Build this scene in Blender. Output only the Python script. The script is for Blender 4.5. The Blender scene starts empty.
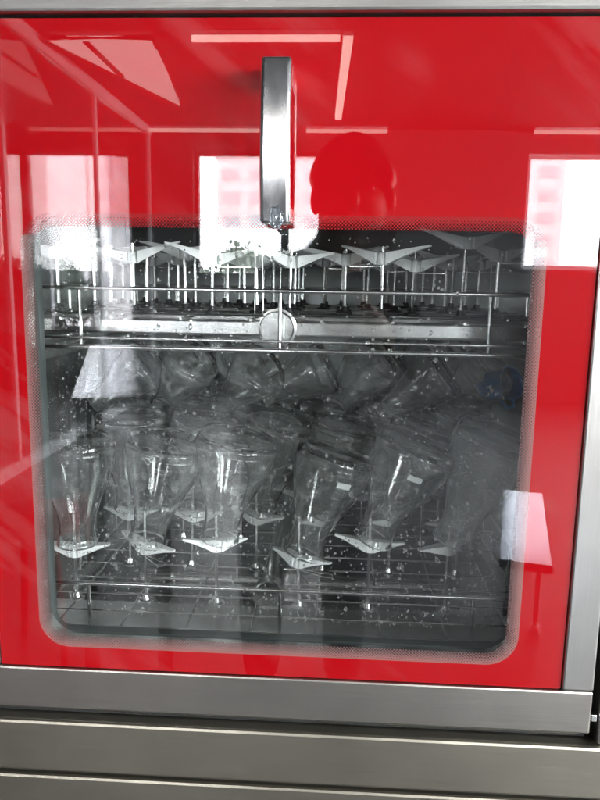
import bpy, bmesh, math, random
from mathutils import Vector, Matrix
R = math.radians
PI = math.pi
S = bpy.context.scene
C = S.collection

# ------------------------------------------------------------------ camera, light, exposure
cam_d = bpy.data.cameras.new("camera")
cam_d.sensor_fit = 'HORIZONTAL'
cam_d.sensor_width = 36.0
cam_d.lens = 36.0 * 690.0 / 600.0
cam_d.clip_start = 0.02
cam_d.clip_end = 600.0
cam = bpy.data.objects.new("camera", cam_d)
C.objects.link(cam)
S.camera = cam
YAW, PITCH, ROLL = 0.05061771, 0.1687119, 0.01640837
fw = Vector((-math.sin(YAW) * math.cos(PITCH), math.cos(YAW) * math.cos(PITCH), -math.sin(PITCH)))
rt = Vector((math.cos(YAW), math.sin(YAW), 0))
up = rt.cross(fw)
r2 = rt * math.cos(ROLL) + up * math.sin(ROLL)
u2 = up * math.cos(ROLL) - rt * math.sin(ROLL)
m = Matrix((r2, u2, -fw)).transposed().to_4x4()
m.translation = Vector((0, -0.70, 1.2))
cam.matrix_world = m

S.view_settings.view_transform = 'Standard'
S.view_settings.look = 'None'
S.view_settings.exposure = 0.5
S.view_settings.gamma = 1.0
W = bpy.data.worlds.new("World")
S.world = W
W.use_nodes = True
bgn = W.node_tree.nodes["Background"]
bgn.inputs[0].default_value = (0.96, 0.98, 1.0, 1)
# overcast sky; brighter half behind the washer added to light the outdoor facades
_nt = W.node_tree
_tc = _nt.nodes.new("ShaderNodeTexCoord")
_sx = _nt.nodes.new("ShaderNodeSeparateXYZ")
_nt.links.new(_tc.outputs["Generated"], _sx.inputs[0])
_mr = _nt.nodes.new("ShaderNodeMapRange")
for _k, _v in (("From Min", -0.7), ("From Max", 0.0), ("To Min", 32.0), ("To Max", 52.0)):
    _mr.inputs[_k].default_value = _v
_nt.links.new(_sx.outputs[1], _mr.inputs["Value"])
_nt.links.new(_mr.outputs[0], bgn.inputs[1])
S.cycles.use_denoising = True
try:
    S.cycles.denoiser = 'OPENIMAGEDENOISE'
except Exception:
    pass
S.cycles.use_adaptive_sampling = False
S.cycles.use_guiding = True
S.cycles.max_bounces = 24
S.cycles.transmission_bounces = 20
S.cycles.transparent_max_bounces = 32
S.cycles.glossy_bounces = 6
S.cycles.diffuse_bounces = 3
S.cycles.sample_clamp_indirect = 22.0
S.cycles.blur_glossy = 0.5

# window openings in the wall behind the camera: x0, x1, z0, z1
BACK_Y = -6.7
WINS = [(-3.17, -2.19, 0.64, 2.53), (-1.53, -0.06, 1.24, 2.54), (1.90, 3.55, 1.37, 2.53)]
SIDE_X = 4.2
ADDED_SIDE_WINS = [(-3.1, -1.2, 0.9, 2.5), (-5.4, -3.5, 0.9, 2.5)]     # y0, y1, z0, z1 in the side wall; unseen, added for more daylight
for (y0, y1, z0, z1) in ADDED_SIDE_WINS:
    L = bpy.data.lights.new("window_daylight", 'AREA')
    L.shape = 'RECTANGLE'
    L.size = z1 - z0
    L.size_y = y1 - y0
    L.cycles.is_portal = True
    lo = bpy.data.objects.new("window_daylight", L)
    C.objects.link(lo)
    lo.location = (SIDE_X + 0.11, (y0 + y1) / 2, (z0 + z1) / 2)
    lo.rotation_euler = (0, R(90), 0)
for (x0, x1, z0, z1) in WINS:
    L = bpy.data.lights.new("window_daylight", 'AREA')
    L.shape = 'RECTANGLE'
    L.size = x1 - x0
    L.size_y = z1 - z0
    L.cycles.is_portal = True
    lo = bpy.data.objects.new("window_daylight", L)
    C.objects.link(lo)
    lo.location = ((x0 + x1) / 2, BACK_Y - 0.21, (z0 + z1) / 2)
    lo.rotation_euler = (R(90), 0, 0)

# ------------------------------------------------------------------ materials
def mat(name):
    mt = bpy.data.materials.new(name)
    mt.use_nodes = True
    nt = mt.node_tree
    return mt, nt, nt.nodes["Principled BSDF"], nt.nodes["Material Output"]

def plain(name, col, rough=0.5, metal=0.0, spec=0.5):
    mt, nt, b, o = mat(name)
    b.inputs["Base Color"].default_value = (*col, 1)
    b.inputs["Roughness"].default_value = rough
    b.inputs["Metallic"].default_value = metal
    b.inputs["Specular IOR Level"].default_value = spec
    return mt

def N(nt, kind, **kw):
    n = nt.nodes.new(kind)
    for k, v in kw.items():
        setattr(n, k, v)
    return n

def mth(nt, op, a, b=None, c=None):
    n = nt.nodes.new("ShaderNodeMath")
    n.operation = op
    for i, v in enumerate((a, b, c)):
        if v is None:
            continue
        if isinstance(v, (int, float)):
            n.inputs[i].default_value = v
        else:
            nt.links.new(v, n.inputs[i])
    return n.outputs[0]

def mottled(name, col, var=0.12, scale=6.0, rough=0.6, rvar=0.1, bump=0.0, stretch=(1, 1, 1), metal=0.0, spec=0.5, detail=4.0, aniso=0.0, blotch=0.0):
    mt, nt, b, o = mat(name)
    tc = N(nt, "ShaderNodeTexCoord")
    mp = N(nt, "ShaderNodeMapping")
    mp.inputs["Scale"].default_value = stretch
    nt.links.new(tc.outputs["Object"], mp.inputs[0])
    nz = N(nt, "ShaderNodeTexNoise")
    nz.inputs["Scale"].default_value = scale
    nz.inputs["Detail"].default_value = detail
    nt.links.new(mp.outputs[0], nz.inputs["Vector"])
    rp = N(nt, "ShaderNodeMix", data_type='RGBA')
    rp.inputs[6].default_value = (*[max(0, c * (1 - var)) for c in col], 1)
    rp.inputs[7].default_value = (*[min(1, c * (1 + var)) for c in col], 1)
    nt.links.new(nz.outputs["Fac"], rp.inputs[0])
    nt.links.new(rp.outputs[2], b.inputs["Base Color"])
    if blotch:
        # dried water marks and hand marks
        nb = N(nt, "ShaderNodeTexNoise")
        nb.inputs["Scale"].default_value = 11.0
        nb.inputs["Detail"].default_value = 7.0
        nt.links.new(tc.outputs["Object"], nb.inputs["Vector"])
        hs = N(nt, "ShaderNodeHueSaturation")
        nt.links.new(rp.outputs[2], hs.inputs["Color"])
        nt.links.new(mth(nt, 'MULTIPLY_ADD', nb.outputs["Fac"], blotch * 2, 1.0 - blotch), hs.inputs["Value"])
        nt.links.new(hs.outputs[0], b.inputs["Base Color"])
    rr = mth(nt, 'MULTIPLY_ADD', nz.outputs["Fac"], rvar * 2, rough - rvar)
    nt.links.new(rr, b.inputs["Roughness"])
    b.inputs["Metallic"].default_value = metal
    b.inputs["Specular IOR Level"].default_value = spec
    if aniso:
        b.inputs["Anisotropic"].default_value = aniso
    if bump:
        bp = N(nt, "ShaderNodeBump")
        bp.inputs["Strength"].default_value = bump
        bp.inputs["Distance"].default_value = 0.002
        nt.links.new(nz.outputs["Fac"], bp.inputs["Height"])
        nt.links.new(bp.outputs[0], b.inputs["Normal"])
    return mt

def schlick(nt, f0, gain=1.0):
    g = N(nt, "ShaderNodeNewGeometry")
    d = N(nt, "ShaderNodeVectorMath", operation='DOT_PRODUCT')
    nt.links.new(g.outputs["Incoming"], d.inputs[0])
    nt.links.new(g.outputs["Normal"], d.inputs[1])
    c = mth(nt, 'ABSOLUTE', d.outputs["Value"])
    p = mth(nt, 'POWER', mth(nt, 'SUBTRACT', 1.0, c), 5.0)
    f = mth(nt, 'MULTIPLY_ADD', p, 1.0 - f0, f0)
    return mth(nt, 'MINIMUM', mth(nt, 'MULTIPLY', f, gain), 1.0)

def pane_material(name, tint, f0=0.04, gain=1.0):
    mt, nt, b, o = mat(name)
    nt.nodes.remove(b)
    tr = N(nt, "ShaderNodeBsdfTransparent")
    tr.inputs[0].default_value = (*tint, 1)
    gl = N(nt, "ShaderNodeBsdfGlossy")
    gl.inputs["Roughness"].default_value = 0.0
    gl.inputs["Color"].default_value = (1, 1, 1, 1)
    mx = N(nt, "ShaderNodeMixShader")
    nt.links.new(schlick(nt, f0, gain), mx.inputs[0])
    nt.links.new(tr.outputs[0], mx.inputs[1])
    nt.links.new(gl.outputs[0], mx.inputs[2])
    nt.links.new(mx.outputs[0], o.inputs[0])
    return mt

def glass_material(name, tint, ior=1.47, bump=0.0, scale=500.0, haze=0.0):
    mt, nt, b, o = mat(name)
    nt.nodes.remove(b)
    g = N(nt, "ShaderNodeBsdfGlass")
    g.inputs["Color"].default_value = (*tint, 1)
    g.inputs["Roughness"].default_value = 0.0
    g.inputs["IOR"].default_value = ior
    if bump:
        tc = N(nt, "ShaderNodeTexCoord")
        vo = N(nt, "ShaderNodeTexVoronoi")
        vo.inputs["Scale"].default_value = scale
        nt.links.new(tc.outputs["Object"], vo.inputs["Vector"])
        nz = N(nt, "ShaderNodeTexNoise")
        nz.inputs["Scale"].default_value = 45.0
        nt.links.new(tc.outputs["Object"], nz.inputs["Vector"])
        # beads of water only in patches, the glass between them stays smooth
        bead = mth(nt, 'MAXIMUM', mth(nt, 'SUBTRACT', 0.32, vo.outputs["Distance"]), 0.0)
        patch = mth(nt, 'MULTIPLY', mth(nt, 'GREATER_THAN', nz.outputs["Fac"], 0.52), bead)
        wav = mth(nt, 'MULTIPLY_ADD', nz.outputs["Fac"], 0.5, patch)
        bp = N(nt, "ShaderNodeBump")
        bp.inputs["Strength"].default_value = bump
        bp.inputs["Distance"].default_value = 0.0012
        nt.links.new(wav, bp.inputs["Height"])
        nt.links.new(bp.outputs[0], g.inputs["Normal"])
    if bump:
        # thin film of condensation, thicker in patches, scatters a little light
        df = N(nt, "ShaderNodeBsdfDiffuse")
        df.inputs[0].default_value = (0.86, 0.88, 0.88, 1)
        n2 = N(nt, "ShaderNodeTexNoise")
        n2.inputs["Scale"].default_value = 28.0
        n2.inputs["Detail"].default_value = 5.0
        oi = N(nt, "ShaderNodeObjectInfo")
        ad = N(nt, "ShaderNodeVectorMath", operation='ADD')
        nt.links.new(tc.outputs["Object"], ad.inputs[0])
        nt.links.new(oi.outputs["Random"], ad.inputs[1])
        nt.links.new(ad.outputs[0], n2.inputs["Vector"])
        spots = mth(nt, 'MULTIPLY', mth(nt, 'GREATER_THAN', n2.outputs["Fac"], 0.5), mth(nt, 'LESS_THAN', vo.outputs["Distance"], 0.22))
        film = mth(nt, 'MAXIMUM', mth(nt, 'MULTIPLY_ADD', n2.outputs["Fac"], 0.09 + haze, haze * 0.4 - 0.025), 0.012)  # haze whitens the glass further, as a painted reflection veil
        amt = mth(nt, 'MULTIPLY_ADD', spots, 0.22, film)
        mx = N(nt, "ShaderNodeMixShader")
        nt.links.new(amt, mx.inputs[0])
        nt.links.new(g.outputs[0], mx.inputs[1])
        nt.links.new(df.outputs[0], mx.inputs[2])
        nt.links.new(mx.outputs[0], o.inputs[0])
        return mt
    nt.links.new(g.outputs[0], o.inputs[0])
    return mt

def thin_wall_material(name):
    """blown wall of a flask: too thin to bend the view, it reflects, darkens towards its edges and carries beads of water"""
    mt, nt, b, o = mat(name)
    nt.nodes.remove(b)
    tc = N(nt, "ShaderNodeTexCoord")
    oi = N(nt, "ShaderNodeObjectInfo")
    ad = N(nt, "ShaderNodeVectorMath", operation='ADD')
    nt.links.new(tc.outputs["Object"], ad.inputs[0])
    nt.links.new(oi.outputs["Random"], ad.inputs[1])
    vo = N(nt, "ShaderNodeTexVoronoi")
    vo.inputs["Scale"].default_value = 300.0
    nt.links.new(ad.outputs[0], vo.inputs["Vector"])
    n2 = N(nt, "ShaderNodeTexNoise")
    n2.inputs["Scale"].default_value = 26.0
    n2.inputs["Detail"].default_value = 4.0
    nt.links.new(ad.outputs[0], n2.inputs["Vector"])
    bead = mth(nt, 'MULTIPLY', mth(nt, 'MAXIMUM', mth(nt, 'SUBTRACT', 0.34, vo.outputs["Distance"]), 0.0), mth(nt, 'GREATER_THAN', n2.outputs["Fac"], 0.47))
    hgt = mth(nt, 'MULTIPLY_ADD', n2.outputs["Fac"], 0.8, bead)
    bp = N(nt, "ShaderNodeBump")
    bp.inputs["Strength"].default_value = 0.35
    bp.inputs["Distance"].default_value = 0.002
    nt.links.new(hgt, bp.inputs["Height"])
    g = N(nt, "ShaderNodeNewGeometry")
    d = N(nt, "ShaderNodeVectorMath", operation='DOT_PRODUCT')
    nt.links.new(g.outputs["Incoming"], d.inputs[0])
    nt.links.new(bp.outputs[0], d.inputs[1])
    c = mth(nt, 'MAXIMUM', mth(nt, 'ABSOLUTE', d.outputs["Value"]), 0.05)
    # Fresnel of the two surfaces of the wall
    fr = mth(nt, 'MINIMUM', mth(nt, 'MULTIPLY_ADD', mth(nt, 'POWER', mth(nt, 'SUBTRACT', 1.0, c), 4.0), 0.9, 0.085), 1.0)
    # path through the wall grows towards the outline
    tr_amt = mth(nt, 'POWER', 0.955, mth(nt, 'DIVIDE', 1.0, c))
    cc = N(nt, "ShaderNodeCombineColor")
    nt.links.new(tr_amt, cc.inputs[0])
    nt.links.new(mth(nt, 'MULTIPLY_ADD', tr_amt, 0.99, 0.01), cc.inputs[1])
    nt.links.new(mth(nt, 'MULTIPLY_ADD', tr_amt, 0.995, 0.004), cc.inputs[2])
    tr = N(nt, "ShaderNodeBsdfTransparent")
    nt.links.new(cc.outputs[0], tr.inputs[0])
    gl = N(nt, "ShaderNodeBsdfGlossy")
    gl.inputs["Roughness"].default_value = 0.03
    nt.links.new(bp.outputs[0], gl.inputs["Normal"])
    m1 = N(nt, "ShaderNodeMixShader")
    nt.links.new(fr, m1.inputs[0])
    nt.links.new(tr.outputs[0], m1.inputs[1])
    nt.links.new(gl.outputs[0], m1.inputs[2])
    df = N(nt, "ShaderNodeBsdfDiffuse")
    df.inputs[0].default_value = (0.84, 0.87, 0.87, 1)
    spots = mth(nt, 'MULTIPLY', mth(nt, 'GREATER_THAN', n2.outputs["Fac"], 0.5), mth(nt, 'LESS_THAN', vo.outputs["Distance"], 0.2))
    film = mth(nt, 'MAXIMUM', mth(nt, 'MULTIPLY_ADD', n2.outputs["Fac"], 0.16, -0.04), 0.02)
    m2 = N(nt, "ShaderNodeMixShader")
    nt.links.new(mth(nt, 'MULTIPLY_ADD', spots, 0.2, film), m2.inputs[0])
    nt.links.new(m1.outputs[0], m2.inputs[1])
    nt.links.new(df.outputs[0], m2.inputs[2])
    nt.links.new(m2.outputs[0], o.inputs[0])
    return mt

def emitter(name, col, strength):
    mt, nt, b, o = mat(name)
    nt.nodes.remove(b)
    e = N(nt, "ShaderNodeEmission")
    e.inputs[0].default_value = (*col, 1)
    e.inputs[1].default_value = strength
    nt.links.new(e.outputs[0], o.inputs[0])
    return mt

# the clear window in the door (rounded rectangle): centre x, centre z, half sizes, corner radius
WX, WZ, WHX, WHZ, WR = -0.059, 1.030, 0.263, 0.2355, 0.034
FRIT = 0.0138

def frit_material():
    mt, nt, b, o = mat("printed_dot_border")
    tc = N(nt, "ShaderNodeTexCoord")
    sx = N(nt, "ShaderNodeSeparateXYZ")
    nt.links.new(tc.outputs["Object"], sx.inputs[0])
    X, Z = sx.outputs[0], sx.outputs[2]
    qx = mth(nt, 'SUBTRACT', mth(nt, 'ABSOLUTE', mth(nt, 'SUBTRACT', X, WX)), WHX - WR)
    qz = mth(nt, 'SUBTRACT', mth(nt, 'ABSOLUTE', mth(nt, 'SUBTRACT', Z, WZ)), WHZ - WR)
    mx_, mz_ = mth(nt, 'MAXIMUM', qx, 0.0), mth(nt, 'MAXIMUM', qz, 0.0)
    ln = mth(nt, 'SQRT', mth(nt, 'ADD', mth(nt, 'MULTIPLY', mx_, mx_), mth(nt, 'MULTIPLY', mz_, mz_)))
    ins = mth(nt, 'MINIMUM', mth(nt, 'MAXIMUM', qx, qz), 0.0)
    d = mth(nt, 'SUBTRACT', mth(nt, 'ADD', ln, ins), WR)        # 0 at the edge, -FRIT at the clear glass
    t = mth(nt, 'DIVIDE', mth(nt, 'MULTIPLY', d, -1.0), FRIT)    # 0 .. 1 inwards
    P = 0.0034
    u = mth(nt, 'DIVIDE', mth(nt, 'ADD', X, Z), P)
    v = mth(nt, 'DIVIDE', mth(nt, 'SUBTRACT', X, Z), P)
    fu = mth(nt, 'SUBTRACT', mth(nt, 'FRACT', u), 0.5)
    fv = mth(nt, 'SUBTRACT', mth(nt, 'FRACT', v), 0.5)
    rr = mth(nt, 'SQRT', mth(nt, 'ADD', mth(nt, 'MULTIPLY', fu, fu), mth(nt, 'MULTIPLY', fv, fv)))
    lim = mth(nt, 'MULTIPLY_ADD', t, -0.26, 0.58)
    dot = mth(nt, 'LESS_THAN', rr, lim)
    ramp = N(nt, "ShaderNodeValToRGB")
    e = ramp.color_ramp.elements
    e[0].position = 0.0
    e[0].color = (0.28, 0.12, 0.11, 1)
    e[1].position = 1.0
    e[1].color = (0.17, 0.09, 0.088, 1)
    nt.links.new(t, ramp.inputs[0])
    top = mth(nt, 'GREATER_THAN', Z, WZ + WHZ - 0.022)
    cm = N(nt, "ShaderNodeMix", data_type='RGBA')
    nt.links.new(top, cm.inputs[0])
    nt.links.new(ramp.outputs[0], cm.inputs[6])
    cm.inputs[7].default_value = (0.30, 0.015, 0.017, 1)
    nt.links.new(cm.outputs[2], b.inputs["Base Color"])
    b.inputs["Roughness"].default_value = 0.02
    tr = N(nt, "ShaderNodeBsdfTransparent")
    tr.inputs[0].default_value = (0.93, 0.97, 0.95, 1)
    gl = N(nt, "ShaderNodeBsdfGlossy")
    gl.inputs["Roughness"].default_value = 0.0
    clear = N(nt, "ShaderNodeMixShader")
    nt.links.new(schlick(nt, 0.04, 1.5), clear.inputs[0])
    nt.links.new(tr.outputs[0], clear.inputs[1])
    nt.links.new(gl.outputs[0], clear.inputs[2])
    mx = N(nt, "ShaderNodeMixShader")
    nt.links.new(dot, mx.inputs[0])
    nt.links.new(clear.outputs[0], mx.inputs[1])
    nt.links.new(b.outputs[0], mx.inputs[2])
    nt.links.new(mx.outputs[0], o.inputs[0])
    return mt

def red_material():
    mt, nt, b, o = mat("red_painted_glass")
    tc = N(nt, "ShaderNodeTexCoord")
    nz = N(nt, "ShaderNodeTexNoise")
    nz.inputs["Scale"].default_value = 7.0
    nz.inputs["Detail"].default_value = 6.0
    nt.links.new(tc.outputs["Object"], nz.inputs["Vector"])
    b.inputs["Base Color"].default_value = (0.335, 0.0032, 0.0062, 1)
    # faint wiping smears in the gloss
    rp = N(nt, "ShaderNodeValToRGB")
    rp.color_ramp.elements[0].position = 0.55
    rp.color_ramp.elements[0].color = (0.0, 0, 0, 1)
    rp.color_ramp.elements[1].position = 0.8
    rp.color_ramp.elements[1].color = (0.12, 0.12, 0.12, 1)
    nt.links.new(nz.outputs["Fac"], rp.inputs[0])
    nt.links.new(rp.outputs[0], b.inputs["Roughness"])
    b.inputs["Specular IOR Level"].default_value = 0.5
    # dried wipe marks: long slanted streaks in a few patches
    mp = N(nt, "ShaderNodeMapping")
    mp.inputs["Scale"].default_value = (38, 1, 9)
    mr = N(nt, "ShaderNodeMapping")
    mr.inputs["Rotation"].default_value = (0, R(52), 0)
    nt.links.new(tc.outputs["Object"], mr.inputs[0])
    nt.links.new(mr.outputs[0], mp.inputs[0])
    n2 = N(nt, "ShaderNodeTexNoise")
    n2.inputs["Scale"].default_value = 1.0
    n2.inputs["Detail"].default_value = 5.0
    nt.links.new(mp.outputs[0], n2.inputs["Vector"])
    n3 = N(nt, "ShaderNodeTexNoise")
    n3.inputs["Scale"].default_value = 4.0
    nt.links.new(tc.outputs["Object"], n3.inputs["Vector"])
    s1 = mth(nt, 'MULTIPLY', mth(nt, 'MAXIMUM', mth(nt, 'SUBTRACT', n2.outputs["Fac"], 0.45), 0.0), mth(nt, 'MAXIMUM', mth(nt, 'SUBTRACT', n3.outputs["Fac"], 0.48), 0.0))
    fac = mth(nt, 'MINIMUM', mth(nt, 'MULTIPLY', s1, 3.2), 0.06)
    cm = N(nt, "ShaderNodeMix", data_type='RGBA')
    cm.inputs[6].default_value = (0.335, 0.0032, 0.0062, 1)
    cm.inputs[7].default_value = (0.45, 0.33, 0.33, 1)
    nt.links.new(fac, cm.inputs[0])
    nt.links.new(cm.outputs[2], b.inputs["Base Color"])
    return mt

def steel(name, base, rough, along, var=0.06):
    st = {'x': (1.5, 90, 90), 'z': (90, 90, 1.5)}[along]
    return mottled(name, base, var=var, scale=9.0, rough=rough, rvar=0.07, bump=0.06, stretch=st, metal=1.0, detail=6.0, blotch=0.16)

M = {}
M['red'] = red_material()
M['frit'] = frit_material()
M['pane'] = pane_material("clear_door_glass", (0.965, 0.975, 0.97), 0.04, 1.5)
M['inner_pane'] = pane_material("inner_door_glass", (0.965, 0.975, 0.97), 0.04, 1.0)
M['room_pane'] = pane_material("window_glass", (0.98, 0.98, 0.98), 0.04, 1.0)
M['partition'] = pane_material("tinted_partition_glass", (0.72, 0.72, 0.73), 0.05, 1.3)
M['steel_h'] = steel("steel_brushed_sideways", (0.40, 0.38, 0.345), 0.36, 'x')
M['steel_v'] = steel("steel_brushed_upright", (0.42, 0.41, 0.39), 0.34, 'z')
M['steel_top'] = steel("steel_brushed_top", (0.34, 0.335, 0.315), 0.36, 'x')
M['steel_low'] = steel("steel_brushed_fascia", (0.37, 0.345, 0.285), 0.40, 'x')
M['chrome'] = mottled("scratched_chrome", (0.80, 0.81, 0.82), var=0.12, scale=30, rough=0.25, rvar=0.08, bump=0.12, stretch=(4, 4, 1), metal=1.0)
M['wire'] = mottled("polished_wire", (0.80, 0.81, 0.80), var=0.1, scale=40, rough=0.22, rvar=0.05, metal=1.0)
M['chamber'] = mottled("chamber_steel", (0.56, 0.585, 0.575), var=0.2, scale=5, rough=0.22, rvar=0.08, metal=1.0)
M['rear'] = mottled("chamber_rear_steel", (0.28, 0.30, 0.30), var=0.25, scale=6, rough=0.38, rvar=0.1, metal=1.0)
M['sill'] = mottled("wet_sill_steel", (0.66, 0.68, 0.67), var=0.25, scale=25, rough=0.45, rvar=0.1, metal=0.15, bump=0.1)
M['scrap'] = glass_material("clear_film_scrap", (0.93, 0.96, 0.98), 1.45)
M['black'] = mottled("black_rubber", (0.012, 0.014, 0.014), var=0.3, scale=20, rough=0.55)
M['gasket'] = mottled("grey_green_gasket", (0.05, 0.062, 0.060), var=0.25, scale=18, rough=0.45)
M['clip'] = mottled("white_plastic", (0.84, 0.86, 0.85), var=0.06, scale=30, rough=0.35, rvar=0.05)
M['flask'] = glass_material("flask_glass", (0.985, 0.99, 0.988), 1.47, 0.10, 330.0)
M['flask_hazy'] = glass_material("veil_haze_flask_glass", (0.985, 0.99, 0.988), 1.47, 0.10, 330.0, 0.13)  # extra white put into this glass for the room's veil mirrored over it
M['flask_wall'] = thin_wall_material("flask_wall")
M['enamel'] = mottled("white_enamel_print", (0.50, 0.53, 0.52), var=0.3, scale=150, rough=0.5)
M['drop'] = glass_material("water", (1, 1, 1), 1.33)
_nt = M['drop'].node_tree
_df = N(_nt, "ShaderNodeBsdfTranslucent")
_df.inputs[0].default_value = (0.9, 0.92, 0.92, 1)
_d2 = N(_nt, "ShaderNodeBsdfDiffuse")
_d2.inputs[0].default_value = (0.9, 0.92, 0.92, 1)
_ms = N(_nt, "ShaderNodeMixShader")
_nt.links.new(_df.outputs[0], _ms.inputs[1])
_nt.links.new(_d2.outputs[0], _ms.inputs[2])
_mx = N(_nt, "ShaderNodeMixShader")
_mx.inputs[0].default_value = 0.08
_gn = [q for q in _nt.nodes if q.type == 'BSDF_GLASS'][0]
_nt.links.new(_gn.outputs[0], _mx.inputs[1])
_nt.links.new(_ms.outputs[0], _mx.inputs[2])
_nt.links.new(_mx.outputs[0], _nt.nodes["Material Output"].inputs[0])
M['blue'] = mottled("blue_plastic", (0.02, 0.11, 0.32), var=0.2, scale=20, rough=0.25)
M['wall'] = mottled("painted_wall", (0.08, 0.08, 0.084), var=0.06, scale=3, rough=0.8)
M['ceil'] = mottled("ceiling_paint", (0.045, 0.045, 0.047), var=0.06, scale=2, rough=0.85)
M['floor'] = mottled("grey_floor", (0.095, 0.10, 0.105), var=0.12, scale=4, rough=0.45)
M['trim'] = plain("window_frame_paint", (0.05, 0.05, 0.055), 0.45)
M['lamp'] = emitter("lamp_tube", (1.0, 0.92, 0.82), 7.5)
M['lamp_dim'] = emitter("lamp_cove", (1.0, 0.92, 0.82), 4.5)
M['sky_panel'] = emitter("skylight_panel", (1.0, 0.97, 0.95), 3.6)
M['bright_steel'] = plain("polished_bench_steel", (0.21, 0.23, 0.28), 0.15, 1.0)
M['bench_steel'] = plain("worn_bench_steel", (0.21, 0.24, 0.285), 0.16, 1.0)
M['white'] = mottled("white_laminate", (0.78, 0.80, 0.84), var=0.04, scale=8, rough=0.5)
M['carton'] = mottled("white_carton", (0.78, 0.79, 0.82), var=0.05, scale=8, rough=0.7)
M['red_plastic'] = mottled("red_plastic", (0.50, 0.02, 0.02), var=0.1, scale=8, rough=0.4)
M['facade'] = mottled("pale_facade", (0.49, 0.475, 0.485), var=0.04, scale=0.4, rough=0.9)
M['facade_glass'] = plain("facade_window", (0.33, 0.33, 0.355), 0.4)
M['leaf'] = mottled("tree_leaves", (0.03, 0.042, 0.03), var=0.4, scale=1.5, rough=0.7)
M['bark'] = mottled("tree_bark", (0.09, 0.07, 0.055), var=0.3, scale=6, rough=0.9)
M['ground'] = mottled("outdoor_ground", (0.28, 0.28, 0.27), var=0.1, scale=0.2, rough=0.9)
M['skin'] = mottled("skin", (0.26, 0.15, 0.11), var=0.08, scale=20, rough=0.5)
M['hair'] = mottled("dark_hair", (0.015, 0.012, 0.011), var=0.4, scale=60, rough=0.45, stretch=(1, 1, 0.2), bump=0.4)
M['jacket'] = mottled("dark_jacket", (0.022, 0.024, 0.030), var=0.2, scale=14, rough=0.85)
M['trousers'] = mottled("dark_trousers", (0.03, 0.03, 0.04), var=0.2, scale=14, rough=0.85)
M['shirt'] = plain("pale_collar", (0.75, 0.77, 0.80), 0.8)

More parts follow.
